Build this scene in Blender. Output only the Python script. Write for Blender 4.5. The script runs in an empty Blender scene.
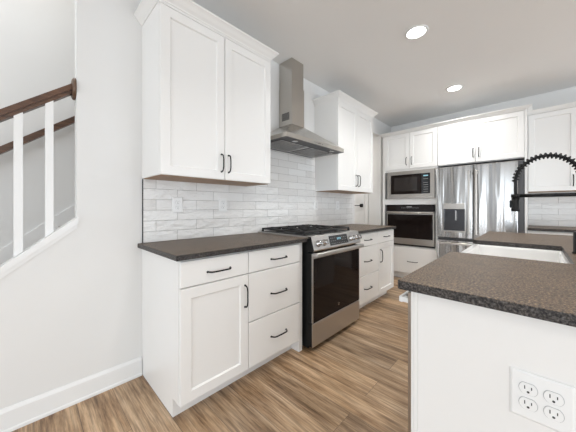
import bpy, bmesh, math, random
from mathutils import Vector, Matrix
random.seed(4)
SC = bpy.context.scene
COL = SC.collection
PI = math.pi

# ---------------------------------------------------------------- camera
cd = bpy.data.cameras.new('camera'); cam = bpy.data.objects.new('camera', cd); COL.objects.link(cam)
cam.location = (-.5666, -1.9661, 1.1625)
cam.rotation_euler = (PI / 2, 0, math.radians(44.0346 - 90))
cd.sensor_width = 36; cd.lens = 254.21 / 576 * 36
cd.shift_y = -8.66 / 576
cd.clip_start = .02
SC.camera = cam

# ---------------------------------------------------------------- world, light, exposure
W = bpy.data.worlds.new('world'); SC.world = W; W.use_nodes = True
W.node_tree.nodes['Background'].inputs[0].default_value = (.80, .90, 1, 1)
W.node_tree.nodes['Background'].inputs[1].default_value = 1.6
SC.view_settings.view_transform = 'Standard'; SC.view_settings.look = 'None'
SC.view_settings.gamma = 1; SC.view_settings.use_curve_mapping = False
SC.view_settings.exposure = 0.11

def area(name, loc, aim, sx, sy, power, col=(1, 1, 1)):
    l = bpy.data.lights.new(name, 'AREA'); l.shape = 'RECTANGLE'; l.size = sx; l.size_y = sy
    l.energy = power; l.color = col
    o = bpy.data.objects.new(name, l); COL.objects.link(o); o.location = loc
    o.rotation_euler = (Vector(aim) - Vector(loc)).to_track_quat('-Z', 'Y').to_euler()
    return o
COOL = (.83, .92, 1)
area('window_daylight_front', (-6.95, -3.6, 1.45), (0, -3.2, 1.2), 6.0, 1.9, 105, COOL)
area('ceiling_fill_front', (-6.9, -3.6, .62), (-4.2, -3.4, 2.7), 6.0, .3, 98, (.85, .925, 1))  # added upward lamp that brightens the ceiling, standing in for ground bounce
area('window_daylight_right', (1.2, -7.45, 1.45), (1.2, 0, 1.2), 6.0, 1.9, 42, (.85, .93, 1))
area('ceiling_fill_right', (1.2, -7.42, .62), (1.4, -4.6, 2.7), 6.0, .3, 84, (.85, .925, 1))  # second added ceiling fill, thrown up from the right side
area('hall_fill', (3.3, 1.0, 2.66), (3.5, 1.0, 0), .4, .4, 15, (1, .97, .93))  # unseen lamp added to brighten the hall nook
area('stair_ceiling_light', (-1.0, .6, 3.9), (-.6, .6, 0), .8, .8, 13, (1, .99, .97))
for lx, ly in ((1.82, -1.225), (3.28, -1.23), (.36, -2.1), (1.82, -3.6), (3.28, -3.6), (-1.2, -3.6)):  # beams without a modelled fixture are unseen lamps added for evener light
    l = bpy.data.lights.new('downlight_beam', 'AREA'); l.shape = 'DISK'; l.size = .14; l.energy = 8.8; l.spread = math.radians(140); l.color = (1, .995, .975)
    o = bpy.data.objects.new('downlight_beam', l); COL.objects.link(o); o.location = (lx, ly, 2.69)

# ---------------------------------------------------------------- materials
MATS = {}
def mat(name, col, rough=.5, metal=0, emit=0, spec=.5, coat=0):
    m = bpy.data.materials.new(name); m.use_nodes = True
    b = m.node_tree.nodes['Principled BSDF']
    b.inputs['Base Color'].default_value = (*col, 1); b.inputs['Roughness'].default_value = rough
    b.inputs['Metallic'].default_value = metal; b.inputs['Specular IOR Level'].default_value = spec
    b.inputs['Coat Weight'].default_value = coat
    if emit:
        b.inputs['Emission Color'].default_value = (*col, 1); b.inputs['Emission Strength'].default_value = emit
    MATS[name] = m
    return m
class NT:
    def __init__(s, m): s.t = m.node_tree; s.b = s.t.nodes['Principled BSDF']
    def n(s, kind, **kw):
        x = s.t.nodes.new(kind)
        for k, v in kw.items():
            if k.startswith('_'): setattr(x, k[1:], v)
            else: x.inputs[k.replace('__', ' ')].default_value = v
        return x
    def l(s, a, b): s.t.links.new(a, b)
    def coord(s): return s.n('ShaderNodeTexCoord').outputs['Object']
    def swiz(s, order, scale=(1, 1, 1), off=(0, 0, 0)):
        sep = s.n('ShaderNodeSeparateXYZ'); s.l(s.coord(), sep.inputs[0])
        com = s.n('ShaderNodeCombineXYZ')
        for i, c in enumerate(order):
            if c in 'XYZ': s.l(sep.outputs[c], com.inputs[i])
        mp = s.n('ShaderNodeMapping'); mp.inputs['Scale'].default_value = scale; mp.inputs['Location'].default_value = off
        s.l(com.outputs[0], mp.inputs[0]); return mp.outputs[0]
    def noise(s, vec, scale, detail=4, rough=.5):
        x = s.n('ShaderNodeTexNoise'); x.inputs['Scale'].default_value = scale; x.inputs['Detail'].default_value = detail
        x.inputs['Roughness'].default_value = rough
        s.l(vec, x.inputs['Vector']); return x.outputs['Fac']
    def ramp(s, fac, stops):
        r = s.n('ShaderNodeValToRGB'); e = r.color_ramp.elements
        while len(e) < len(stops): e.new(.5)
        for i, (p, c) in enumerate(stops): e[i].position = p; e[i].color = (*c, 1)
        s.l(fac, r.inputs[0]); return r.outputs[0]
    def mix(s, a, b, fac, mode='MIX'):
        x = s.n('ShaderNodeMix', _data_type='RGBA', _blend_type=mode)
        for sock, v in ((x.inputs[6], a), (x.inputs[7], b), (x.inputs[0], fac)):
            if hasattr(v, 'links'): s.l(v, sock)
            else: sock.default_value = v if isinstance(v, (int, float)) else (*v, 1)
        return x.outputs[2]
    def bump(s, h, strength, dist, prev=None):
        b = s.n('ShaderNodeBump'); b.inputs['Strength'].default_value = strength; b.inputs['Distance'].default_value = dist
        s.l(h, b.inputs['Height'])
        if prev is not None: s.l(prev, b.inputs['Normal'])
        return b.outputs[0]

def paint(name, col, rough=.55, bump=.05):
    m = mat(name, col, rough); t = NT(m)
    t.l(t.bump(t.noise(t.coord(), 260, 2), bump, .001), t.b.inputs['Normal'])
    return m
wallpaint = paint('wall_paint', (.79, .785, .77), .6)
ceilpaint = paint('ceiling_paint', (.90, .895, .885), .8)
trimwhite = paint('trim_white', (.85, .85, .84), .35, .02)
cabwhite = paint('cabinet_white', (.84, .83, .81), .33, .02)
black = mat('matte_black', (.008, .008, .008), .4, spec=.25)
iron = mat('cast_iron', (.016, .015, .015), .5)
glassblack = mat('black_glass', (.012, .008, .007), .05, spec=.14)
display = mat('black_display', (.02, .022, .025), .12)
darkgap = mat('dark_gap', (.02, .02, .02), .6)
casegrey = mat('appliance_case_grey', (.085, .085, .09), .5)
plastic = mat('outlet_white', (.86, .86, .85), .28)
seam = mat('outlet_seam', (.50, .50, .50), .5)
slotm = mat('outlet_slot', (.05, .05, .05), .6)
ceramic = mat('sink_ceramic', (.93, .92, .90), .12, coat=.3)
lens = mat('lamp_lens', (1, .97, .92), .5, emit=9)
print_ = mat('control_print', (.25, .25, .25), .4)
bluelcd = mat('lcd_digits', (.25, .5, .6), .4, emit=.12)
carpet = mat('stair_carpet', (.45, .41, .37), .95)
t = NT(carpet); t.l(t.bump(t.noise(t.coord(), 420, 2), .7, .006), t.b.inputs['Normal'])

def stainless(name, col, rough, direction, bands=0.0):
    m = mat(name, col, rough, 1.0); t = NT(m)
    sc = {'z': (160, 160, 1.5), 'x': (1.5, 160, 160), 'y': (160, 1.5, 160)}[direction]
    mp = t.n('ShaderNodeMapping'); mp.inputs['Scale'].default_value = sc; t.l(t.coord(), mp.inputs[0])
    nz = t.noise(mp.outputs[0], 1, 3)
    nb = t.bump(nz, .12, .0006)
    if bands:
        mp2 = t.n('ShaderNodeMapping'); mp2.inputs['Scale'].default_value = (7, 0, .5); t.l(t.coord(), mp2.inputs[0])
        nb = t.bump(t.noise(mp2.outputs[0], 1, 2), bands, .05, nb)
    t.l(nb, t.b.inputs['Normal'])
    return m
steel = stainless('stainless_steel', (.56, .55, .54), .30, 'x')
steelh = stainless('stainless_hood', (.52, .495, .46), .24, 'z')
steelf = stainless('stainless_fridge', (.36, .35, .34), .19, 'z', .55)
steelt = stainless('stainless_trim', (.43, .40, .37), .3, 'y')
chrome = mat('satin_steel_knob', (.45, .44, .43), .18, 1.0)
bronze = mat('rosette_bronze', (.13, .075, .045), .4, .2)

# dark walnut stained rail
walnut = mat('walnut_rail', (.1, .05, .03), .3); t = NT(walnut)
mp = t.n('ShaderNodeMapping'); mp.inputs['Scale'].default_value = (8, 80, 60); t.l(t.coord(), mp.inputs[0])
t.l(t.ramp(t.noise(mp.outputs[0], 1, 4), [(.3, (.055, .026, .015)), (.7, (.15, .075, .042))]), t.b.inputs['Base Color'])
# bare maple underside
maple = mat('maple_plywood', (.36, .22, .12), .5); t = NT(maple)
mp = t.n('ShaderNodeMapping'); mp.inputs['Scale'].default_value = (3, 40, 40); t.l(t.coord(), mp.inputs[0])
t.l(t.ramp(t.noise(mp.outputs[0], 1, 4), [(.3, (.30, .17, .085)), (.7, (.46, .29, .16))]), t.b.inputs['Base Color'])

# plank floor: boards run along world Y
floorm = mat('plank_floor', (.3, .2, .13), .36); t = NT(floorm)
bv = t.swiz('YX0')
br = t.n('ShaderNodeTexBrick', Scale=1.0); t.l(bv, br.inputs['Vector'])
br.offset = .37; br.offset_frequency = 2
for k, v in (('Brick Width', 1.22), ('Row Height', .178), ('Mortar Size', .0012), ('Mortar Smooth', .1), ('Bias', 0.0)): br.inputs[k].default_value = v
br.inputs['Color1'].default_value = (0, 0, 0, 1); br.inputs['Color2'].default_value = (1, 1, 1, 1); br.inputs['Mortar'].default_value = (.5, .5, .5, 1)
# grain shifted per board
vm = t.n('ShaderNodeVectorMath', _operation='MULTIPLY_ADD'); t.l(br.outputs['Color'], vm.inputs[0]); vm.inputs[1].default_value = (7.3, 3.1, 5.7)
gv = t.swiz('YX0', (1.9, 17, 1)); t.l(gv, vm.inputs[2])
g1 = t.noise(vm.outputs[0], 1.0, 8, .68)
vm2 = t.n('ShaderNodeVectorMath', _operation='MULTIPLY_ADD'); t.l(br.outputs['Color'], vm2.inputs[0]); vm2.inputs[1].default_value = (3.3, 9.1, 1.7)
gv2 = t.swiz('YX0', (5, 110, 1)); t.l(gv2, vm2.inputs[2])
g2 = t.noise(vm2.outputs[0], 1.0, 3, .6)
c = t.ramp(g1, [(.32, (.14, .080, .042)), (.43, (.32, .205, .115)), (.54, (.49, .345, .215)), (.68, (.62, .465, .315))])
c = t.mix(c, t.ramp(g2, [(.32, (.48, .45, .43)), (.62, (1.14, 1.12, 1.10))]), .85, 'MULTIPLY')
c = t.mix(c, t.ramp(br.outputs['Color'], [(0, (.74, .75, .78)), (1, (1.16, 1.11, 1.05))]), .8, 'MULTIPLY')
c = t.mix(c, (.06, .04, .03), t.ramp(br.outputs['Fac'], [(0, (0, 0, 0)), (1, (.75, .75, .75))]))
t.l(c, t.b.inputs['Base Color'])
t.l(t.bump(g2, .12, .001, t.bump(br.outputs['Fac'], -.4, .001)), t.b.inputs['Normal'])

def tile(name, order):
    m = mat(name, (.8, .79, .77), .09); t = NT(m)
    bv = t.swiz(order, (1, 1, 1), (.215, .0005, 0))
    br = t.n('ShaderNodeTexBrick', Scale=1.0); t.l(bv, br.inputs['Vector']); br.offset = .5
    for k, v in (('Brick Width', .305), ('Row Height', .0762), ('Mortar Size', .0014), ('Mortar Smooth', .2), ('Bias', 0.0)): br.inputs[k].default_value = v
    br.inputs['Color1'].default_value = (.0, 0, 0, 1); br.inputs['Color2'].default_value = (1, 1, 1, 1); br.inputs['Mortar'].default_value = (.5, .5, .5, 1)
    c = t.ramp(br.outputs['Color'], [(0, (.80, .785, .765)), (1, (.88, .875, .86))])
    c = t.mix(c, (.46, .45, .43), br.outputs['Fac'])
    t.l(c, t.b.inputs['Base Color'])
    vm = t.n('ShaderNodeVectorMath', _operation='MULTIPLY_ADD'); t.l(br.outputs['Color'], vm.inputs[0]); vm.inputs[1].default_value = (5, 7, 3)
    t.l(t.swiz(order, (11, 26, 1)), vm.inputs[2])
    n1 = t.bump(t.noise(vm.outputs[0], 1, 3), 1.0, .016)
    t.l(t.bump(br.outputs['Fac'], -.6, .002, n1), t.b.inputs['Normal'])
    return m
tile_w = tile('glazed_tile_range_wall', 'XZ0'); tile_b = tile('glazed_tile_back_wall', 'YZ0')

granite = mat('leathered_granite', (.05, .045, .04), .40, spec=.30); t = NT(granite)
co = t.coord()
v1 = t.n('ShaderNodeTexVoronoi', Scale=230.0); t.l(co, v1.inputs['Vector'])
n1 = t.noise(co, 150, 4, .65); n2 = t.noise(co, 14, 3, .6)
c = t.ramp(n1, [(.36, (.016, .013, .011)), (.47, (.080, .056, .037)), (.57, (.175, .125, .082)), (.68, (.30, .225, .155))])
c = t.mix(c, t.ramp(v1.outputs['Color'], [(.1, (.6, .6, .62)), (.9, (1.5, 1.42, 1.35))]), .65, 'MULTIPLY')
c = t.mix(c, t.ramp(n2, [(.35, (.85, .84, .84)), (.65, (1.15, 1.13, 1.1))]), 1.0, 'MULTIPLY')
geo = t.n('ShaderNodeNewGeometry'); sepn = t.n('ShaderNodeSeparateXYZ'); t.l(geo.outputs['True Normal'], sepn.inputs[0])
edge_shade = t.mix(c, (.42, .54, .78), 1.0, 'MULTIPLY')      # chiselled edge: weaker reflection and cool window light painted as darker, bluer colour
c = t.mix(edge_shade, c, t.ramp(sepn.outputs['Z'], [(.5, (0, 0, 0)), (.8, (1, 1, 1))]))
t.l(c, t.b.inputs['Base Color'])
t.l(t.bump(n1, .7, .003, t.bump(t.noise(co, 38, 3), .35, .004)), t.b.inputs['Normal'])

# ---------------------------------------------------------------- mesh helpers
class MB:
    def __init__(s): s.bm = bmesh.new()
    def box(s, x0, x1, y0, y1, z0, z1, bev=0.0, seg=1):
        x0, x1 = sorted((x0, x1)); y0, y1 = sorted((y0, y1)); z0, z1 = sorted((z0, z1))
        t = bmesh.new(); bmesh.ops.create_cube(t, size=1)
        for v in t.verts: v.co = Vector(((x0 + x1) / 2 + v.co.x * (x1 - x0), (y0 + y1) / 2 + v.co.y * (y1 - y0), (z0 + z1) / 2 + v.co.z * (z1 - z0)))
        if bev: bmesh.ops.bevel(t, geom=t.edges[:], offset=bev, segments=seg, affect='EDGES', profile=.5)
        return s.merge(t)
    def merge(s, t, M=None):
        mp = {}
        for v in t.verts: mp[v] = s.bm.verts.new(M @ v.co if M else v.co)
        for f in t.faces:
            try: nf = s.bm.faces.new([mp[v] for v in f.verts]); nf.smooth = f.smooth
            except ValueError: pass
        t.free(); return s
    def cyl(s, p, q, r, r2=None, n=20, smooth=True):
        p, q = Vector(p), Vector(q); d = q - p; r2 = r if r2 is None else r2
        t = bmesh.new(); bmesh.ops.create_cone(t, cap_ends=True, segments=n, radius1=r, radius2=r2, depth=d.length)
        for f in t.faces: f.smooth = smooth and len(f.verts) == 4
        M = Matrix.Translation((p + q) / 2) @ d.to_track_quat('Z', 'Y').to_matrix().to_4x4()
        return s.merge(t, M)
    def lathe(s, prof, M, n=28):
        t = bmesh.new(); rings = []
        for r, z in prof:
            if r < 1e-6: rings.append([t.verts.new((0, 0, z))])
            else: rings.append([t.verts.new((r * math.cos(2 * PI * k / n), r * math.sin(2 * PI * k / n), z)) for k in range(n)])
        for a, b in zip(rings, rings[1:]):
            for k in range(n):
                k2 = (k + 1) % n
                if len(a) == 1 and len(b) > 1: f = t.faces.new((a[0], b[k], b[k2]))
                elif len(b) == 1: f = t.faces.new((a[k], b[0], a[k2]))
                else: f = t.faces.new((a[k], b[k], b[k2], a[k2]))
                f.smooth = True
        bmesh.ops.recalc_face_normals(t, faces=t.faces[:])
        return s.merge(t, M)
    def tube(s, pts, r, n=10, closed=False):
        pts = [Vector(p) for p in pts]; t = bmesh.new(); rings = []; N = len(pts)
        prev = None
        for i, p in enumerate(pts):
            d = (pts[min(i + 1, N - 1)] - pts[max(i - 1, 0)]).normalized()
            if prev is None:
                u = d.orthogonal().normalized()
            else: u = (prev - d * prev.dot(d)).normalized()
            prev = u; w = d.cross(u)
            rr = r[i] if isinstance(r, (list, tuple)) else r
            rings.append([t.verts.new(p + rr * (math.cos(2 * PI * k / n) * u + math.sin(2 * PI * k / n) * w)) for k in range(n)])
        for a, b in zip(rings, rings[1:]):
            for k in range(n):
                f = t.faces.new((a[k], a[(k + 1) % n], b[(k + 1) % n], b[k])); f.smooth = True
        t.faces.new(rings[0][::-1]); t.faces.new(rings[-1])
        return s.merge(t)
    def prism(s, poly, axis, a, b):
        # poly in the two remaining axes (in xyz order), extruded along axis from a to b
        t = bmesh.new()
        def P(u, v, w):
            return {'x': (w, u, v), 'y': (u, w, v), 'z': (u, v, w)}[axis]
        A = [t.verts.new(P(u, v, a)) for u, v in poly]; B = [t.verts.new(P(u, v, b)) for u, v in poly]
        n = len(poly)
        t.faces.new(A); t.faces.new(B[::-1])
        for i in range(n): t.faces.new((A[i], B[i], B[(i + 1) % n], A[(i + 1) % n]))
        bmesh.ops.recalc_face_normals(t, faces=t.faces[:])
        return s.merge(t)
    def crown(s, path, prof):
        # path: 2D points; profile (out, z) closed; outward is to the right of travel direction
        t = bmesh.new(); rings = []
        P = [Vector(p) for p in path]
        for i, p in enumerate(P):
            ns = []
            if i > 0: d = (P[i] - P[i - 1]).normalized(); ns.append(Vector((d.y, -d.x)))
            if i < len(P) - 1: d = (P[i + 1] - P[i]).normalized(); ns.append(Vector((d.y, -d.x)))
            if len(ns) == 2: m = (ns[0] + ns[1]); m = m / (m.dot(ns[0]))
            else: m = ns[0]
            rings.append([t.verts.new((p.x + m.x * o, p.y + m.y * o, z)) for o, z in prof])
        n = len(prof)
        for a, b in zip(rings, rings[1:]):
            for k in range(n): t.faces.new((a[k], a[(k + 1) % n], b[(k + 1) % n], b[k]))
        t.faces.new(rings[0]); t.faces.new(rings[-1][::-1])
        bmesh.ops.recalc_face_normals(t, faces=t.faces[:])
        return s.merge(t)
    def rings(s, loops):
        t = bmesh.new(); R = [[t.verts.new(p) for p in L] for L in loops]; n = len(R[0])
        t.faces.new(R[0])
        for a, b in zip(R, R[1:]):
            for k in range(n): t.faces.new((a[k], a[(k + 1) % n], b[(k + 1) % n], b[k]))
        t.faces.new(R[-1][::-1])
        bmesh.ops.recalc_face_normals(t, faces=t.faces[:])
        return s.merge(t)
    def obj(s, name, m, parent=None):
        me = bpy.data.meshes.new(name); s.bm.normal_update(); s.bm.to_mesh(me); s.bm.free()
        me.materials.append(m)
        o = bpy.data.objects.new(name, me); COL.objects.link(o); o.parent = parent
        return o
def tag(o, label, cat, group=None):
    o['label'] = label; o['category'] = cat
    if group: o['group'] = group
    return o
def thing(name, label, cat, loc=(0, 0, 0), rz=0, group=None):
    o = bpy.data.objects.new(name, None); COL.objects.link(o); o.location = loc; o.rotation_euler = (0, 0, rz)
    return tag(o, label, cat, group)
def struct(o): o['kind'] = 'structure'; return o
def box(name, m, parent, *a, bev=0.0):
    return MB().box(*a, bev=bev).obj(name, m, parent)

# cabinet fronts, local frame: x to the right, z up, front towards -y; yb is the back plane of the leaf
def shaker(x0, x1, z0, z1, yb, rail=.058, t=.02):
    def L(i, y): return [(x0 + i, y, z0 + i), (x1 - i, y, z0 + i), (x1 - i, y, z1 - i), (x0 + i, y, z1 - i)]
    return MB().rings([L(0, yb), L(0, yb - t + .002), L(.002, yb - t), L(rail, yb - t), L(rail + .002, yb - t + .003), L(rail + .006, yb - t + .010)])
def slab(x0, x1, z0, z1, yb, t=.02):
    def L(i, y): return [(x0 + i, y, z0 + i), (x1 - i, y, z0 + i), (x1 - i, y, z1 - i), (x0 + i, y, z1 - i)]
    return MB().rings([L(0, yb), L(0, yb - t + .003), L(.003, yb - t)])
def pull_h(xc, z, y, parent, ln=.15):       # arched bar pull, horizontal; y = face plane
    m = MB(); h = ln / 2
    m.tube([(xc - h, y, z), (xc - h + .005, y - .014, z), (xc - h + .014, y - .026, z), (xc - h + .03, y - .030, z), (xc, y - .031, z), (xc + h - .03, y - .030, z), (xc + h - .014, y - .026, z), (xc + h - .005, y - .014, z), (xc + h, y, z)], .0048, 8)
    for sx in (-1, 1): m.cyl((xc + sx * h, y, z), (xc + sx * h, y - .004, z), .0065, n=12)
    return m.obj('handle', black, parent)
def pull_v(x, z0, z1, y, parent):
    m = MB()
    m.tube([(x, y, z0), (x, y - .016, z0 + .002), (x, y - .026, z0 + .012), (x, y - .031, z0 + .035), (x, y - .031, z1 - .035), (x, y - .026, z1 - .012), (x, y - .016, z1 - .002), (x, y, z1)], .0048, 8)
    for z in (z0, z1): m.cyl((x, y, z), (x, y - .004, z), .0065, n=12)
    return m.obj('handle', black, parent)

# ================================================================ setting
HC = 2.70
XB = 4.30
fl = MB(); fl.box(-7.1, XB + .12, -7.6, 2.6, -.06, 0); struct(fl.obj('floor', floorm))
cl = MB(); cl.box(-7.1, XB + .12, -7.6, 0, HC, HC + .08); cl.box(1.02, XB + .12, 0, 1.62, HC, HC + .08)
struct(cl.obj('ceiling', ceilpaint))
SL = .80; TW = .085
def capz(x): return 1.094 + SL * (x + .343)
# range wall with the open stair and the hall opening
w = MB()
xz = -.343 - 1.03 / SL
w.prism([(xz, 0), (-.352, 0), (-.352, capz(-.352) - .03)], 'y', 0, TW)
w.box(-.352, 2.93, 0, TW, 0, HC)
w.box(2.93, 3.85, 0, TW, 2.44, HC)
w.box(3.85, XB, 0, TW, 0, HC)
struct(w.obj('wall_left', wallpaint))
b = MB(); b.box(XB, XB + .12, -7.6, 1.62, 0, HC); struct(b.obj('wall_back', wallpaint))
b = MB()
for a in ((-7.1, -1.9, 0, HC), (4.2, XB, 0, HC), (-1.9, 4.2, 0, .45), (-1.9, 4.2, 2.4, HC)): b.box(a[0], a[1], -7.62, -7.5, a[2], a[3])
struct(b.obj('wall_right', wallpaint))
b = MB()
for a in ((-7.5, -6.7, 0, HC), (-.5, 1.22, 0, HC), (-6.7, -.5, 0, .45), (-6.7, -.5, 2.4, HC)): b.box(-7.12, -7.0, a[0], a[1], a[2], a[3])
struct(b.obj('wall_front', wallpaint))
b = MB(); b.box(-7.0, -3.5, 0, TW, 0, HC); struct(b.obj('wall_far_left', wallpaint))
b = MB(); b.box(1.02, XB, 1.5, 1.62, 0, HC); struct(b.obj('wall_hall', wallpaint))
b = MB(); b.box(-3.5, -.24, 1.10, 1.22, 0, 4.2); b.box(.9, 1.02, TW, 1.22, 0, 4.2) ; b.box(-.24, .9, 1.10, 1.22, 0, 4.2); b.box(-.36, .9, 0, TW, HC + .001, 4.2)
struct(b.obj('wall_stairwell', wallpaint))
b = MB(); b.box(-3.5, 1.02, -.12, 1.22, 4.2, 4.28); b.box(-3.5, 1.02, -.12, -.0, HC + .081, 4.2)
struct(b.obj('ceiling_stairwell', ceilpaint))
def window_frame(name, along, c, x0, x1, z0, z1):
    m = MB()
    def bx(a0, a1, zz0, zz1):
        if along == 'x': m.box(a0, a1, c, c + .05, zz0, zz1)
        else: m.box(c, c + .05, a0, a1, zz0, zz1)
    bx(x0, x1, z0, z0 + .06); bx(x0, x1, z1 - .06, z1); n = 4
    for i in range(n + 1):
        a = x0 + (x1 - x0 - .06) * i / n; bx(a, a + .06, z0, z1)
    bx(x0, x1, (z0 + z1) / 2 - .02, (z0 + z1) / 2 + .02)
    struct(m.obj(name, trimwhite))
window_frame('window_1', 'x', -7.60, -1.9, 4.2, .45, 2.4)
window_frame('window_2', 'y', -7.10, -6.7, -.5, .45, 2.4)

# baseboards and trim
def baseboard(name, along, a0, a1, c, sgn, h=.125):
    prof = [(0, 0), (-.020, 0), (-.020, .014), (-.014, .020), (-.014, h - .018), (-.008, h - .006), (-.004, h), (0, h)]
    if along == 'x': m = MB().prism([(c + o * sgn, z) for o, z in prof], 'x', a0, a1)
    else: m = MB().prism([(c + o * sgn, z) for o, z in prof], 'y', a0, a1)
    return struct(m.obj(name, trimwhite))
baseboard('baseboard_left', 'x', -1.60, -.004, 0, 1)
m = MB(); m.box(XB - .014, XB, -.06, .46, 0, .125); struct(m.obj('baseboard_hall', trimwhite))
# sloped cap on the stair knee wall
m = MB()
def slopebar(m, x0, x1, y0, y1, dz0, dz1):
    m.prism([(x0, capz(x0) + dz0), (x1, capz(x1) + dz0), (x1, capz(x1) + dz1), (x0, capz(x0) + dz1)], 'y', y0, y1)
slopebar(m, -1.6, -.345, -.010, TW + .012, -.026, .012)
slopebar(m, -1.6, -.350, -.005, .0, -.050, -.026)
struct(m.obj('trim_1', trimwhite))
# skirt board and steps on the far side of the stair
m = MB()
m.prism([(-2.0, capz(-2.0) + .02), (.5, capz(.5) + .02), (.5, capz(.5) - .30), (-2.0, capz(-2.0) - .30)], 'y', 1.08, 1.10)
struct(m.obj('trim_2', trimwhite))
m = MB()
for i in range(-6, 5):
    x0 = -.36 + i * .235; zt = capz(x0) - .085
    if zt < .05 or x0 < -1.6: continue
    m.box(x0, x0 + .262, .145, 1.079, zt - .04, zt)
    m.box(x0 + .02, x0 + .235, .145, 1.079, max(0, zt - .24), zt - .041)
struct(m.obj('stairs', carpet))

# hall door (in the back wall beyond the opening)
m = MB()
for a in ((.46, .54, 0, 2.13), (1.30, 1.38, 0, 2.13), (.46, 1.38, 2.05, 2.13)): m.box(XB - .018, XB - .0005, *a)
struct(m.obj('trim_3', trimwhite))
dm = MB()
dm.box(XB - .012, XB - .002, .545, 1.295, .01, 2.04)
for z0, z1 in ((.12, .25), (1.28, 1.40), (1.92, 2.04), (.0101, .1195)): dm.box(XB - .022, XB - .011, .6605, 1.1795, z0, z1)
for y0_, y1_ in ((.545, .66), (1.18, 1.295)): dm.box(XB - .022, XB - .011, y0_, y1_, .01, 2.04)
door = struct(dm.obj('door_1', trimwhite))
hm = MB()
hm.box(XB - .032, XB - .022, .565, .635, 1.165, 1.235, bev=.002)
hm.cyl((XB - .032, .60, 1.20), (XB - .07, .60, 1.20), .011)
hm.box(XB - .078, XB - .066, .59, .73, 1.192, 1.208, bev=.003)
hm.obj('door_handle', black, door)

# ================================================================ stair rails
r = thing('stair_railing', 'brown wooden stair handrail on square white balusters above the sloped white cap', 'stair railing')
def railz(x): return 1.872 + .82 * (x + .377)      # centre height of the rail at x
def railbar(m, x0, x1, yc, hw, z0, z1, fz):
    m.prism([(x0, fz(x0) + z0), (x1, fz(x1) + z0), (x1, fz(x1) + z1), (x0, fz(x0) + z1)], 'y', yc - hw, yc + hw)
m = MB(); railbar(m, -1.5, -.369, .05, .030, -.007, .026, railz); railbar(m, -1.5, -.369, .05, .022, -.03, -.007, railz)
railbar(m, -1.5, -.369, .05, .018, .026, .032, railz)
m.obj('handrail', walnut, r)
m = MB(); m.lathe([(0, 0), (.062, 0), (.066, .004), (.063, .013), (.052, .018), (0, .018)], Matrix.Translation((-.3525, .05, 1.884)) @ Matrix.Rotation(-PI / 2, 4, 'Y'))
m.obj('rosette', bronze, r)
for xc in (-.470, -.592, -.714, -.836, -.958):
    m = MB(); hw = .0175
    m.prism([(xc - hw, capz(xc - hw) + .013), (xc + hw, capz(xc + hw) + .013), (xc + hw, railz(xc + hw) - .031), (xc - hw, railz(xc - hw) - .031)], 'y', TW / 2 - hw, TW / 2 + hw)
    m.obj('baluster', trimwhite, r)
r = thing('wall_handrail', 'second brown handrail fixed to the far stairwell wall behind the balusters', 'handrail')
def rail2(x): return 1.958 + .79 * (x + .255)
m = MB(); railbar(m, -1.5, .6, 1.02, .026, -.030, .028, rail2); m.obj('rail', walnut, r)
for xb in (-1.2, -.1):
    m = MB(); m.tube([(xb, 1.099, rail2(xb) - .07), (xb, 1.05, rail2(xb) - .07), (xb, 1.02, rail2(xb) - .02)], .008, 8); m.obj('bracket', black, r)

# ================================================================ backsplash
bs = thing('tile_backsplash', 'glossy off-white stacked brick tile behind the range and its counters', 'backsplash')
m = MB(); m.box(.006, 2.852, -.008, -.0003, .9145, 1.3595); m.box(.9035, 1.9435, -.008, -.0003, 1.3595, 1.80); m.obj('tile_field', tile_w, bs)
m = MB(); m.box(.001, .0055, -.010, -.0003, .9145, 1.3595); m.obj('edge_trim', black, bs)
m = MB(); m.box(2.8525, 2.858, -.010, -.0003, .9145, 1.3595); m.obj('edge_trim', trimwhite, bs)
tag(box('tile_backsplash', tile_b, None, XB - .009, XB - .0005, -3.2, -1.9115, .9145, 1.35), 'glossy grey-white tile between the counter and wall cabinet right of the refrigerator', 'backsplash')

# ================================================================ counters
def counter(name, poly, z0=.884, z1=.914):
    t = bmesh.new()
    A = [t.verts.new((x, y, z0)) for x, y in poly]; B = [t.verts.new((x, y, z1)) for x, y in poly]; n = len(poly)
    t.faces.new(A[::-1]); t.faces.new(B)
    for i in range(n): t.faces.new((A[i], A[(i + 1) % n], B[(i + 1) % n], B[i]))
    bmesh.ops.recalc_face_normals(t, faces=t.faces[:])
    bmesh.ops.bevel(t, geom=[e for e in t.edges], offset=.003, segments=2, affect='EDGES', profile=.5)
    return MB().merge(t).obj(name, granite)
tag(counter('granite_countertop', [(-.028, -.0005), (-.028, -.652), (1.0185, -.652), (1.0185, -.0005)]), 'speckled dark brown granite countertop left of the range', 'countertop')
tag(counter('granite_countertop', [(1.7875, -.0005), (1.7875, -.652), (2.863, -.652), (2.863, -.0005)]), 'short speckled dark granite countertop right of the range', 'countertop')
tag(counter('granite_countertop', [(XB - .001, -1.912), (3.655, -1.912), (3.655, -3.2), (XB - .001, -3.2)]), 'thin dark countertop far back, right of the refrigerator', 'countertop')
# island top with the cut-out for the farmhouse sink, open to the aisle side
IX0, IX1, IY = .319, 2.79, -1.629
SX0, SX1, SY = 1.105, 1.815, -2.095
tag(counter('granite_countertop', [(IX0, IY - .006), (IX0 + .006, IY), (SX0 - .02, IY), (SX0, IY - .02), (SX0, SY + .0), (SX1, SY), (SX1, IY - .02), (SX1 + .02, IY), (IX1 - .012, IY), (IX1, IY - .012), (IX1, -2.75), (IX0, -2.75)]), 'large speckled brown granite island countertop with rough dark edge in the foreground', 'countertop')

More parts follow.
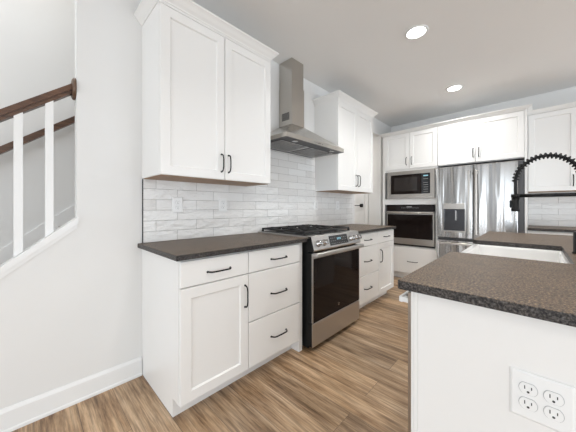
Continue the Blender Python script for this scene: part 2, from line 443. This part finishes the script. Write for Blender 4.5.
# ================================================================ base cabinets, range wall
def toe(m, x0, x1, yf=-.5309): m.box(x0, x1, yf, yf + .018, .0005, .105)
YB = -.608     # back plane of door leaves
c = thing('base_cabinet', 'white base cabinet with drawer above panelled door, left end of the run', 'cabinet')
m = MB(); m.box(.019, .447, -.607, -.001, .106, .8835); toe(m, .019, .447); m.box(.019, .447, -.512, -.001, .0005, .105); m.obj('body', cabwhite, c)
m = MB(); m.prism([(-.001, .0005), (-.5309, .0005), (-.5309, .105), (-.607, .105), (-.607, .8835), (-.001, .8835)], 'x', .0005, .0185); m.obj('end_panel', cabwhite, c)
d = slab(.003, .4445, .732, .872, YB).obj('drawer', cabwhite, c); pull_h(.232, .794, YB - .02, d)
d = shaker(.003, .4445, .106, .726, YB).obj('door', cabwhite, c); pull_v(.418, .522, .66, YB - .02, d)
c = thing('drawer_cabinet', 'white three-drawer base cabinet beside the left flank of the range', 'cabinet')
m = MB(); m.box(.448, .959, -.607, -.001, .106, .8835); m.box(.448, .959, -.5309, -.001, .0005, .105); m.obj('body', cabwhite, c)
for z0, z1, zh in ((.732, .872, .796), (.410, .726, .553), (.106, .404, .247)):
    d = slab(.4495, .956, z0, z1, YB).obj('drawer', cabwhite, c); pull_h(.72, zh, YB - .02, d)
m = MB(); m.box(.9595, 1.0, -.612, -.001, .0005, .8835, bev=.0015); m.obj('filler_panel', cabwhite, c)
c = thing('drawer_cabinet', 'white three-drawer base cabinet beside the right flank of the range', 'cabinet')
m = MB(); m.box(1.80, 2.387, -.607, -.001, .106, .8835); m.box(1.80, 2.387, -.5309, -.001, .0005, .105); m.obj('body', cabwhite, c)
for z0, z1, zh in ((.732, .872, .80), (.410, .726, .565), (.106, .404, .262)):
    d = slab(1.805, 2.3845, z0, z1, YB).obj('drawer', cabwhite, c); pull_h(2.10, zh, YB - .02, d)
c = thing('base_cabinet', 'white base cabinet with one drawer and door at the far end of the range wall', 'cabinet')
m = MB(); m.box(2.388, 2.842, -.607, -.001, .106, .8835); m.box(2.388, 2.842, -.5309, -.001, .0005, .105); m.obj('body', cabwhite, c)
d = slab(2.3895, 2.840, .732, .872, YB).obj('drawer', cabwhite, c); pull_h(2.60, .80, YB - .02, d)
d = shaker(2.3895, 2.840, .106, .726, YB).obj('door', cabwhite, c); pull_v(2.425, .50, .65, YB - .02, d)

# ================================================================ upper cabinets
CR = [(0, 2.424), (.004, 2.424), (.008, 2.432), (.022, 2.446), (.036, 2.464), (.046, 2.474), (.050, 2.476), (.050, 2.488), (0, 2.488)]
UB = -.322
c = thing('upper_cabinet', 'large white two-door upper cabinet left of the range hood', 'cabinet')
m = MB(); m.box(.0005, .901, UB, -.0005, 1.364, 2.44); m.obj('body', cabwhite, c)
box('underside', maple, c, .012, .889, UB + .004, -.009, 1.3605, 1.3638)
for x0, x1, xh in ((.003, .4475, .420), (.4525, .8985, .480)):
    d = shaker(x0, x1, 1.364, 2.405, UB).obj('door', cabwhite, c); pull_v(xh, 1.42, 1.545, UB - .02, d)
box('frieze', cabwhite, c, .0005, .901, UB - .0175, UB - .0005, 2.4085, 2.4875)
m = MB(); m.crown([(.0005, -.0005), (.0005, UB - .018), (.901, UB - .018), (.901, -.0005)], CR); m.obj('crown_moulding', cabwhite, c)
c = thing('upper_cabinet', 'white two-door upper cabinet right of the range hood', 'cabinet')
m = MB(); m.box(1.946, 2.828, UB, -.0005, 1.364, 2.44); m.obj('body', cabwhite, c)
box('underside', maple, c, 1.956, 2.818, UB + .004, -.009, 1.3605, 1.3638)
for x0, x1, xh in ((1.949, 2.3845, 2.352), (2.3895, 2.8255, 2.418)):
    d = shaker(x0, x1, 1.364, 2.405, UB).obj('door', cabwhite, c); pull_v(xh, 1.43, 1.57, UB - .02, d)
box('frieze', cabwhite, c, 1.946, 2.828, UB - .0175, UB - .0005, 2.4085, 2.4875)
m = MB(); m.crown([(1.946, -.0005), (1.946, UB - .018), (2.828, UB - .018), (2.828, -.0005)], CR); m.obj('crown_moulding', cabwhite, c)

# ================================================================ range hood
h = thing('range_hood', 'stainless steel chimney range hood on the tiled wall above the range', 'range hood')
hx0, hx1, hy, hz0, hz1 = .972, 1.874, -.462, 1.768, 1.806
cx0, cx1, cy, cz = 1.325, 1.520, -.192, 2.015
m = MB()
def R4(x0, x1, y0, y1, z): return [(x0, y0, z), (x1, y0, z), (x1, y1, z), (x0, y1, z)]
m.rings([R4(hx0, hx1, hy, -.0095, hz0), R4(hx0, hx1, hy, -.0095, hz1), R4(hx0 + .006, hx1 - .006, hy + .006, -.0095, hz1 + .002), R4(cx0 - .004, cx1 + .004, cy - .004, -.0095, cz)])
m.obj('canopy', steelh, h)
m = MB(); m.box(hx0, hx1, hy, -.0095, hz0 - .004, hz0 - .0003); m.obj('bottom_rim', casegrey, h)
m = MB(); m.box(cx0, cx1, cy, -.001, cz + .0005, 2.415, bev=.002); m.obj('lower_duct_cover', steelh, h)
m = MB(); m.box(cx0 + .006, cx1 - .006, cy + .006, -.001, 2.4155, HC - .001, bev=.002); m.obj('upper_duct_cover', steelh, h)
m = MB()
for k in range(8): m.box(cx0 - .002, cx0, -.155, -.05, 2.07 + k * .010, 2.0755 + k * .010)
m.obj('vent_grille', casegrey, h)
m = MB()
m.box(hx0 + .03, hx0 + .44, hy + .10, -.05, hz0 - .0085, hz0 - .0045); m.box(hx0 + .46, hx1 - .03, hy + .10, -.05, hz0 - .0085, hz0 - .0045)
for k in range(18):
    for xs in (hx0 + .04, hx0 + .47): m.box(xs + k * .021, xs + k * .021 + .008, hy + .12, -.07, hz0 - .0105, hz0 - .0086)
m.obj('filter', steelf, h)
for xl in (hx0 + .16, hx1 - .16):
    m = MB(); m.cyl((xl, hy + .05, hz0 - .0043), (xl, hy + .05, hz0 - .009), .028); m.obj('lamp', chrome, h)
for k in range(5):
    m = MB(); xk = (hx0 + hx1) / 2 - .06 + k * .03; m.cyl((xk, hy - .0005, hz0 + .019), (xk, hy - .004, hz0 + .019), .0055, n=12); m.obj('button', black if k == 2 else chrome, h)

# ================================================================ gas range
g = thing('gas_range', 'stainless and black slide-in gas range between the base cabinets', 'range')
RX0, RX1 = 1.0215, 1.7845
m = MB(); m.box(RX0 + .003, RX1 - .003, -.655, -.012, .025, .905); m.obj('body', black, g)
for x in (RX0 + .06, RX1 - .06):
    for y in (-.58, -.08): m = MB(); m.cyl((x, y, .0005), (x, y, .0245), .018, n=12); m.obj('foot', black, g)
m = MB(); m.box(RX0, RX1, -.672, -.012, .9055, .926, bev=.003); m.obj('cooktop', steel, g)
box('cooktop_well', black, g, RX0 + .025, RX1 - .025, -.60, -.04, .9262, .9285)
m = MB(); m.box(RX0 + .002, RX1 - .004, -.691, -.656, .042, .226); m.obj('drawer_side', black, g)
m = MB(); m.box(RX0 + .002, RX1 - .004, -.700, -.6912, .040, .228, bev=.003); m.obj('drawer', steel, g)
d = MB().box(RX0 + .002, RX1 - .004, -.690, -.656, .234, .790).obj('oven_door', black, g)
MB().box(RX0 + .002, RX1 - .004, -.699, -.6902, .234, .790, bev=.002).obj('door_skin', steel, d)
MB().box(RX0 + .016, RX1 - .012, -.7015, -.6992, .234, .748, bev=.0008).obj('glass', glassblack, d)
m = MB(); m.box(RX0 + .0, RX1 - .002, -.752, -.728, .764, .800, bev=.008, seg=3)
for x in (RX0 + .016, RX1 - .018): m.box(x - .014, x + .014, -.7285, -.6992, .768, .796, bev=.003)
m.obj('handle', steel, d)
ez = .295; ex = 1.40
m = MB(); m.cyl((ex, -.7017, ez), (ex, -.7032, ez), .013, n=24); e = m.obj('emblem', chrome, d)
m = MB(); m.tube([(ex + .0085 * math.cos(a), -.7037, ez + .0085 * math.sin(a)) for a in [k * 2 * PI / 20 for k in range(21)]], .0008, 6)
m.tube([(ex + .0045, -.7037, ez + .0035), (ex + .0005, -.7037, ez + .0055), (ex - .003, -.7037, ez), (ex + .0005, -.7037, ez - .0055), (ex + .0045, -.7037, ez - .002), (ex + .0005, -.7037, ez)], .0008, 6)
m.obj('emblem_script', black, d)
PYF = -.712; PZ = .818; PSL = .28
m = MB(); m.prism([(-.6555, .806), (-.704, .806), (PYF, PZ), (PYF + (.924 - PZ) * PSL, .924), (-.6555, .924)], 'x', RX0 + .006, RX1); m.obj('control_panel', steel, g)
m = MB(); m.prism([(-.6555, .806), (-.704, .806), (PYF, PZ), (PYF + (.924 - PZ) * PSL, .924), (-.6555, .924)], 'x', RX0, RX0 + .0055); m.obj('end_cap', black, g)
sl = math.atan(PSL)
def panelM(x, tz, off=0):
    y = PYF + (tz - PZ) * PSL
    n = Vector((0, -math.cos(sl), math.sin(sl)))
    return Matrix.Translation(Vector((x, y, tz)) + n * off) @ Matrix.Rotation(PI / 2 - sl, 4, 'X')
def pbox(m, x0, x1, z0, z1, t0, t1):
    b_ = bmesh.new(); bmesh.ops.create_cube(b_, size=1); zc = (z0 + z1) / 2; hh = (z1 - z0) / math.cos(sl)
    for v in b_.verts: v.co = Vector((v.co.x * (x1 - x0), v.co.y * hh, (t0 + t1) / 2 + v.co.z * (t1 - t0)))
    m.merge(b_, panelM((x0 + x1) / 2, zc))
m = MB(); pbox(m, 1.262, 1.552, .832, .912, .0003, .003); dp = m.obj('display', display, g)
m = MB()
for i in range(9):
    for j in range(3):
        if 3 <= i <= 5 and j > 0: continue
        pbox(m, 1.280 + i * .029, 1.280 + i * .029 + .012, .843 + j * .023, .847 + j * .023, .003, .0034)
m.obj('key_print', print_, dp)  # printed key markings on the display
m = MB()
for k in range(3): pbox(m, 1.378 + k * .022, 1.391 + k * .022, .874, .892, .003, .0034)
m.obj('clock_digits', bluelcd, dp)
for xk in (1.098, 1.178, 1.610, 1.675, 1.740):
    m = MB(); m.lathe([(0, 0), (.027, 0), (.027, .006), (.023, .009), (.021, .034), (.018, .038), (0, .038)], panelM(xk, .866, .0003), 24)
    k_ = m.obj('knob', chrome, g)
    m = MB(); pbox(m, xk - .0045, xk + .0045, .846, .886, .0385, .046); m.obj('grip', chrome, k_)
# grates and burners
def grate(x0, x1, y0, y1, z):
    m = MB(); b = .011
    for y in (y0, y1): m.box(x0, x1, y - b / 2, y + b / 2, z, z + .016, bev=.002)
    for x in (x0 + b / 2, x1 - b / 2): m.box(x - b / 2, x + b / 2, y0 + b / 2, y1 - b / 2, z + .0003, z + .0157, bev=.002)
    xc = (x0 + x1) / 2; ym = (y0 + y1) / 2
    m.box(x0 + b, x1 - b, ym - b / 2, ym + b / 2, z + .0005, z + .0155)
    for yc in (y0 + (y1 - y0) * .25, y0 + (y1 - y0) * .75):
        m.box(x0 + b, xc - .022, yc - .005, yc + .005, z + .004, z + .020, bev=.001)
        m.box(xc + .022, x1 - b, yc - .005, yc + .005, z + .004, z + .020, bev=.001)
        m.box(xc - .005, xc + .005, yc + .022, yc + (y1 - y0) * .25 - b / 2, z + .004, z + .020, bev=.001)
        m.box(xc - .005, xc + .005, yc - (y1 - y0) * .25 + b / 2, yc - .022, z + .004, z + .020, bev=.001)
    for x in (x0 + .008, x1 - .008):
        for y in (y0, y1): m.box(x - .008, x + .008, y - .008, y + .008, .9287, z + .001)
    return m.obj('grate', iron, g)
gw = (RX1 - RX0 - .05) / 3
for k in range(3):
    xa = RX0 + .025 + k * gw
    grate(xa + .001, xa + gw - .001, -.592, -.055, .946)
for x, y, r_ in ((1.16, -.19, .04), (1.16, -.46, .05), (1.403, -.325, .045), (1.646, -.19, .038), (1.646, -.46, .05)):
    m = MB(); m.cyl((x, y, .9287), (x, y, .938), r_ + .006, r_); m.cyl((x, y, .9382), (x, y, .947), r_ - .004, r_ - .008); m.obj('burner', iron, g)

# ================================================================ wall outlets on the backsplash
def outlet(loc, rz, label, cols=1, wdt=.078, hgt=.118, group=None):
    o = thing('wall_outlet', label, 'outlet', loc, rz, group)
    m = MB(); w2 = wdt / 2; h2 = hgt / 2
    def L(i, y): return [(-w2 + i, y, -h2 + i), (w2 - i, y, -h2 + i), (w2 - i, y, h2 - i), (-w2 + i, y, h2 - i)]
    m.rings([L(0, -.0003), L(0, -.003), L(.005, -.0065)]); m.obj('cover_plate', plastic, o)
    for cxx in ([0] if cols == 1 else [-.023, .023]):
        for zc in (.0195, -.0195):
            m = MB(); t = bmesh.new(); N = 28; pts = []
            for k in range(N):
                a = 2 * PI * k / N; pts.append((.0172 * math.cos(a), max(-.0142, min(.0142, .0172 * math.sin(a)))))
            m.prism([(cxx + p[0], zc + p[1]) for p in pts], 'y', -.0074, -.0090)
            rc = m.obj('receptacle', plastic, o)
            m = MB(); m.prism([(cxx + p[0] * 1.08, zc + p[1] * 1.08) for p in pts], 'y', -.0066, -.0073); m.obj('rim', seam, rc)
            m = MB(); m.box(cxx - .0075, cxx - .0055, -.0095, -.00905, zc - .001, zc + .008); m.box(cxx + .0055, cxx + .0075, -.0095, -.00905, zc + .0, zc + .007)
            m.cyl((cxx, -.00905, zc - .0075), (cxx, -.0095, zc - .0075), .0028, n=12); m.obj('slots', slotm, rc)
    return o
G_ = None
outlet((.243, -.008, 1.182), 0, 'white outlet cover leftmost on the tile under the large upper cabinet')
outlet((.637, -.008, 1.187), 0, 'second white outlet on the tile, under the doors meeting in the large upper cabinet')
outlet((1.962, -.008, 1.19), 0, 'white outlet on the tile just right of the range')
outlet((2.446, -.008, 1.19), 0, 'white outlet farthest right on the tile, near the hall door')

CRB = [(0, 2.362), (.003, 2.362), (.008, 2.368), (.018, 2.378), (.032, 2.391), (.042, 2.397), (.045, 2.398), (.045, 2.406), (0, 2.406)]
# ================================================================ oven tower
TX = 3.710      # back plane of the leaves (faces at 3.69)
def back_thing(name, label, cat): return thing(name, label, cat, (TX, 0, 0), -PI / 2)   # local x = -world y, front = -world x
# in this frame local x = -y_world, local y = x_world - TX
DEP = XB - TX - .001
c = back_thing('oven_tower_cabinet', 'tall white cabinet holding the microwave and wall oven', 'cabinet')
m = MB(); m.box(.099, .137, 0, DEP, .0005, 2.40); m.box(.908, .938, 0, DEP, .0005, 2.40); m.box(.1375, .9075, .001, DEP, 1.748, 2.40)
m.box(.1375, .9075, 0, DEP, 1.208, 1.298); m.box(.1375, .9075, .001, DEP, .106, .540); m.box(.1375, .9075, .06, DEP, .0005, .105)
m.box(.1375, .9075, DEP - .012, DEP - .001, .511, 1.77); m.obj('body', cabwhite, c)
for x0, x1, xh in ((.1385, .5385, .497), (.5435, .9345, .577)):
    d = shaker(x0, x1, 1.782, 2.354, -.0005).obj('door', cabwhite, c); pull_v(xh, 1.842, 1.962, -.0205, d)
box('frieze', cabwhite, c, .099, .9385, -.0185, -.0005, 2.3585, 2.4055)
d = slab(.1385, .9365, .106, .525, -.0005).obj('drawer', cabwhite, c); pull_h(.585, .300, -.0205, d, .15)
m = MB(); m.crown([(.099, .30), (.099, -.019), (.9385, -.019)], CRB); m.obj('crown_moulding', cabwhite, c)

c = back_thing('microwave_oven', 'built-in black-glass microwave in a wide stainless trim frame, above the wall oven', 'microwave')
m = MB()
x0, x1, z0, z1, ix0, ix1, iz0, iz1 = .182, .900, 1.300, 1.745, .245, .842, 1.375, 1.690
m.box(x0, x1, -.024, -.001, z0, iz0); m.box(x0, x1, -.024, -.001, iz1, z1); m.box(x0, ix0, -.024, -.001, iz0 + .0003, iz1 - .0003); m.box(ix1, x1, -.024, -.001, iz0 + .0003, iz1 - .0003)
m.obj('trim_frame', steelt, c)
box('body', casegrey, c, .25, .838, .0, .40, 1.378, 1.687)
d = box('door', glassblack, c, ix0 + .001, .715, -.018, -.0005, iz0 + .001, iz1 - .001, bev=.002)
box('window', mat('mesh_window', (.022, .017, .015), .2), d, .30, .655, -.0195, -.0182, 1.425, 1.645)
p_ = box('control_panel', display, c, .717, ix1 - .001, -.018, -.0005, iz0 + .001, iz1 - .001, bev=.002)
m = MB(); m.box(.745, .81, -.019, -.0182, 1.642, 1.660); m.obj('clock_digits', bluelcd, p_)
m = MB()
m.box(.745, .81, -.019, -.0182, 1.60, 1.605)
for j in range(5): m.box(.745, .81, -.019, -.0182, 1.405 + j * .034, 1.410 + j * .034)
m.obj('key_print', print_, p_)  # printed key markings on the panel, no separate keys

c = back_thing('wall_oven', 'built-in stainless wall oven with dark glass door under the microwave', 'oven')
box('body', casegrey, c, .150, .895, .0, .54, .555, 1.195)
p_ = box('control_panel', glassblack, c, .182, .900, -.024, -.0005, 1.103, 1.203, bev=.002)
m = MB()
for i in range(22): m.box(.42 + i * .012, .426 + i * .012, -.0247, -.0242, 1.150, 1.157)
m.box(.50, .58, -.0247, -.0242, 1.163, 1.178)
m.obj('key_print', print_, p_)  # printed markings on the oven controls
d = MB(); d.box(.182, .900, -.028, -.0005, .572, 1.095, bev=.003); d = d.obj('oven_door', steelt, c)
MB().box(.196, .878, -.033, -.0285, .668, 1.050, bev=.001).obj('glass', glassblack, d)
m = MB(); m.cyl((.190, -.072, 1.078), (.892, -.072, 1.078), .014)
for x in (.215, .865): m.box(x - .01, x + .01, -.068, -.0285, 1.066, 1.084)
m.obj('handle', steelt, d)
box('vent_strip', darkgap, c, .182, .900, -.020, -.0005, .545, .568)

# ================================================================ refrigerator
c = thing('refrigerator', 'stainless french-door refrigerator with ice dispenser in its left door', 'refrigerator', (TX, 0, 0), -PI / 2)
box('case', casegrey, c, .948, 1.880, -.045, .56, .03, 1.742)  # widened past the doors; its dark face stands in for shade in the gap
for x in (1.0, 1.8):
    for y in (.0, .5): m = MB(); m.cyl((x, y, .0005), (x, y, .0295), .02, n=12); m.obj('foot', black, c)
FB, FT = -.046, -.108
def fdoor(x0, x1, z0, z1, name='door'):
    m = MB(); m.box(x0, x1, FT, FB, z0, z1, bev=.006, seg=2); return m
xs = 1.380
# left door built around the dispenser recess
m = MB(); rx0, rx1, rz0, rz1 = 1.035, 1.290, .828, 1.205
x0, x1, z0, z1 = .952, xs - .004, .735, 1.735
def Lr(a0, a1, b0, b1, y): return [(a0, y, b0), (a1, y, b0), (a1, y, b1), (a0, y, b1)]
m.rings([Lr(x0, x1, z0, z1, FB), Lr(x0, x1, z0, z1, FT + .005), Lr(x0 + .005, x1 - .005, z0 + .005, z1 - .005, FT), Lr(rx0, rx1, rz0, rz1, FT), Lr(rx0, rx1, rz0, rz1, FB - .012)])
ld = m.obj('door', steelf, c)
box('dispenser_recess', mat('dispenser_grey', (.055, .055, .06), .22, .6), ld, rx0 + .001, rx1 - .001, FB - .0125, FB - .0145, rz0 + .001, rz1 - .001)
m = MB(); m.box(rx0 + .0, rx1 - .0, FT - .006, FT - .0003, 1.138, 1.215, bev=.003); m.obj('dispenser_header', steelt, ld)
m = MB(); m.box(rx0 - .006, rx1 + .006, FT - .007, FB - .02, rz0 - .012, rz0 + .006, bev=.002); m.obj('drip_tray', steelt, ld)
m = MB(); m.box(rx0 - .008, rx0, FT - .004, FT - .0003, rz0, 1.137); m.box(rx1, rx1 + .008, FT - .004, FT - .0003, rz0 + .007, 1.137); m.obj('dispenser_rim', steelt, ld)
m = MB(); m.box(1.170, 1.192, FB - .04, FB - .0155, .98, 1.12, bev=.003); m.obj('paddle', chrome, ld)
rd = fdoor(xs + .004, 1.828, .735, 1.735).obj('door', steelf, c)
for xh, dd in ((xs - .040, ld), (xs + .040, rd)):
    m = MB(); m.box(xh - .012, xh + .012, FT - .050, FT - .036, .80, 1.66, bev=.004)
    for z in (.84, 1.62): m.box(xh - .009, xh + .009, FT - .037, FT - .0003, z - .015, z + .015)
    m.obj('handle', steelt, dd)
fd = fdoor(.952, 1.828, .04, .700).obj('freezer_drawer', steelf, c)
m = MB(); m.box(.99, 1.79, FT - .050, FT - .036, .645, .672, bev=.004)
for x in (1.04, 1.74): m.box(x - .015, x + .015, FT - .037, FT - .0003, .650, .667)
m.obj('handle', steelt, fd)

c = back_thing('bridge_cabinet', 'white two-door cabinet bridging over the refrigerator, with its tall side panel', 'cabinet')
m = MB(); m.box(.9395, 1.8855, .02, DEP, 1.775, 2.40); m.obj('body', cabwhite, c)
m = MB(); m.box(1.886, 1.909, -.020, DEP, .0005, 2.4055); m.obj('side_panel', cabwhite, c)
for x0, x1, xh in ((.9425, 1.3975, 1.370), (1.4025, 1.8835, 1.432)):
    d = shaker(x0, x1, 1.782, 2.354, -.0005).obj('door', cabwhite, c); pull_v(xh, 1.850, 1.970, -.0205, d)
box('frieze', cabwhite, c, .9395, 1.885, -.0185, -.0005, 2.3585, 2.4055)
m = MB(); m.crown([(.9395, -.019), (1.9095, -.019), (1.9095, .20)], CRB); m.obj('crown_moulding', cabwhite, c)

c = back_thing('upper_cabinet', 'shallow white upper cabinet right of the refrigerator, behind the faucet arc', 'cabinet')
m = MB(); m.box(1.911, 3.2, .285, DEP, 1.366, 2.40); m.obj('body', cabwhite, c)
box('underside', maple, c, 1.914, 3.197, .290, DEP - .01, 1.362, 1.3655)
for x0, x1, xh in ((1.914, 2.345, 2.305), (2.348, 2.78, 2.39), (2.783, 3.197, 2.825)):
    d = shaker(x0, x1, 1.366, 2.354, .2845).obj('door', cabwhite, c); pull_v(xh, 1.42, 1.55, .2645, d)
box('frieze', cabwhite, c, 1.911, 3.2, .2665, .2845, 2.3585, 2.4055)
m = MB(); m.crown([(1.911, .266), (3.2, .266)], CRB); m.obj('crown_moulding', cabwhite, c)
c = back_thing('base_cabinet', 'white base cabinet under the far back countertop', 'cabinet')
m = MB(); m.box(1.911, 3.2, .0, DEP, .106, .8835); m.box(1.911, 3.2, .07, DEP, .0005, .105); m.obj('body', cabwhite, c)
for x0, x1 in ((1.914, 2.345), (2.348, 2.78), (2.783, 3.197)):
    d = slab(x0, x1, .732, .872, -.0005).obj('drawer', cabwhite, c); pull_h((x0 + x1) / 2, .80, -.0205, d)
    d = shaker(x0, x1, .106, .726, -.0005).obj('door', cabwhite, c); pull_v(x0 + .03, .52, .66, -.0205, d)

# ================================================================ island
PX, PY = .349, -1.665
c = thing('island_cabinet', 'white kitchen island body with plain end panel facing the camera', 'island')
m = MB()
m.box(PX + .012, SX0 - .012, -2.70, PY - .006, .0005, .8835)
m.box(SX1 + .012, IX1 - .035, -2.70, PY - .006, .0005, .8835)
m.box(SX0 - .0115, SX1 + .0115, -2.70, PY - .006, .0005, .66); m.box(SX0 - .0115, SX1 + .0115, -2.70, SY - .04, .6605, .8835)
m.obj('body', cabwhite, c)
m = MB(); m.box(PX, PX + .0115, -2.70, PY - .022, .0005, .8835); m.obj('end_panel', cabwhite, c)
m = MB(); m.box(PX - .004, PX + .0115, PY - .0215, PY - .008, .0005, .8835, bev=.0015); m.box(PX - .002, PX + .0115, PY - .0075, PY, .0005, .8835, bev=.001); m.obj('corner_trim', cabwhite, c)
for x0, x1 in ((.985, SX0 - .012), (SX1 + .014, 2.28), (2.284, 2.75)):
    box('door', cabwhite, c, x0, x1, PY - .0055, PY + .014, .106, .866)
dw = thing('dishwasher', 'stainless dishwasher edge with stub of its handle, at the left side of the island', 'dishwasher')
box('body', casegrey, dw, PX + .014, .980, PY - .0055, PY + .004, .106, .866)
d = box('door', steelt, dw, PX + .014, .980, PY + .0042, PY + .015, .110, .866)
m = MB(); m.box(PX + .024, .965, PY + .036, PY + .050, .822, .844, bev=.003)
for x in (PX + .036, .95): m.box(x - .012, x + .012, PY + .0152, PY + .037, .825, .841)
m.obj('handle', plastic, d)
o = outlet((PX - .0003, -1.9785, .671), -PI / 2, 'large double white outlet plate with four sockets on the island end panel', 2, .118, .122)

# farmhouse sink
s_ = thing('farmhouse_sink', 'white ceramic apron-front sink set into the island countertop', 'sink')
m = MB()
ax0, ax1, ay0, ay1 = SX0 - .010, SX1 + .010, SY - .030, IY - .010
zt = .8825; zb = .665
def Lz(x0, x1, y0, y1, z): return [(x0, y0, z), (x1, y0, z), (x1, y1, z), (x0, y1, z)]
m.rings([Lz(ax0, ax1, ay0, ay1, zb), Lz(ax0, ax1, ay0, ay1, zt), Lz(SX0 + .004, SX1 - .004, SY + .006, ay1 - .025, zt), Lz(SX0 + .010, SX1 - .010, SY + .012, ay1 - .032, zt - .008), Lz(SX0 + .02, SX1 - .02, SY + .02, ay1 - .04, zb + .03)])
m.obj('basin', ceramic, s_)
m = MB(); m.lathe([(0, .0), (.045, .0), (.045, .003), (.03, .001), (0, .001)], Matrix.Translation(((SX0 + SX1) / 2, -1.85, zb + .0305))); m.obj('drain', chrome, s_)

# spring faucet
FX = 1.50; FY = -2.150; SYp = -1.887
f = thing('spring_faucet', 'matte black pull-down spring faucet arching over the island sink', 'faucet', (0, 0, 0))
m = MB(); m.lathe([(0, 0), (.036, 0), (.036, .005), (.031, .009), (.031, .112), (.018, .122), (0, .122)], Matrix.Translation((FX, FY, .9145))); m.obj('base', black, f)
m = MB(); m.cyl((FX, FY, 1.040), (FX, FY, 1.33), .013); m.obj('post', black, f)
m = MB(); m.tube([(FX - .026, FY, .985), (FX - .05, FY, .99), (FX - .10, FY, 1.03)], [.009, .007, .006], 10); m.obj('lever', black, f)
arc = []
cyc = (FY + SYp) / 2; R_ = (SYp - FY) / 2; zc = 1.318
for k in range(0, 9): arc.append(Vector((FX, FY, 1.14 + (zc - 1.14) * k / 8)))
for k in range(1, 41):
    a = PI * k / 40; arc.append(Vector((FX, cyc - R_ * math.cos(a), zc + R_ * 1.06 * math.sin(a))))
tail = [Vector((FX, SYp, zc - .05)), Vector((FX, SYp, zc - .10))]
m = MB(); m.tube(arc + tail, .0085, 10); m.obj('hose', black, f)
# coil
def resample(P, step):
    out = [P[0]]; acc = 0
    for a, b in zip(P, P[1:]):
        L = (b - a).length; t = step - acc
        while t <= L: out.append(a + (b - a) * (t / L)); t += step
        acc = (acc + L) % step if False else L - (t - step)
    return out
cp = resample(arc, .0012)
turn = .0185; pts = []
for i, p in enumerate(cp[40:]):
    i2 = i + 40; d = (cp[min(i2 + 1, len(cp) - 1)] - cp[i2 - 1]).normalized(); u = Vector((1, 0, 0)); w_ = d.cross(u)
    a = 2 * PI * (i * .0012) / turn
    pts.append(p + .0152 * (math.cos(a) * u + math.sin(a) * w_))
m = MB(); m.tube(pts, .0034, 6); m.obj('coil_spring', black, f)
m = MB(); m.cyl((FX, FY + .013, 1.232), (FX, SYp - .020, 1.232), .0105); m.cyl((FX, SYp, 1.222), (FX, SYp, 1.242), .021); m.obj('support_arm', black, f)
m = MB(); m.lathe([(0, 1.138), (.020, 1.138), (.021, 1.150), (.018, 1.158), (.0185, 1.2215), (0, 1.2215)], Matrix.Translation((FX, SYp, 0))); m.box(FX - .006, FX + .006, SYp + .016, SYp + .028, 1.16, 1.205, bev=.003)
m.obj('spray_head', black, f)

# ================================================================ ceiling lights
for (lx, ly), lab in (((1.82, -1.225), 'round recessed ceiling light nearer the camera'), ((3.28, -1.23), 'round recessed ceiling light nearer the refrigerator')):
    o = thing('recessed_light', lab, 'ceiling light', (lx, ly, HC - .001), 0, 'recessed ceiling lights')
    m = MB(); m.lathe([(.074, 0), (.096, 0), (.096, -.004), (.088, -.008), (.074, -.005), (.074, 0)], Matrix.Identity(4), 40); m.obj('trim_ring', trimwhite, o)
    m = MB(); m.cyl((0, 0, -.0005), (0, 0, -.004), .0735, n=40); m.obj('lens', lens, o)
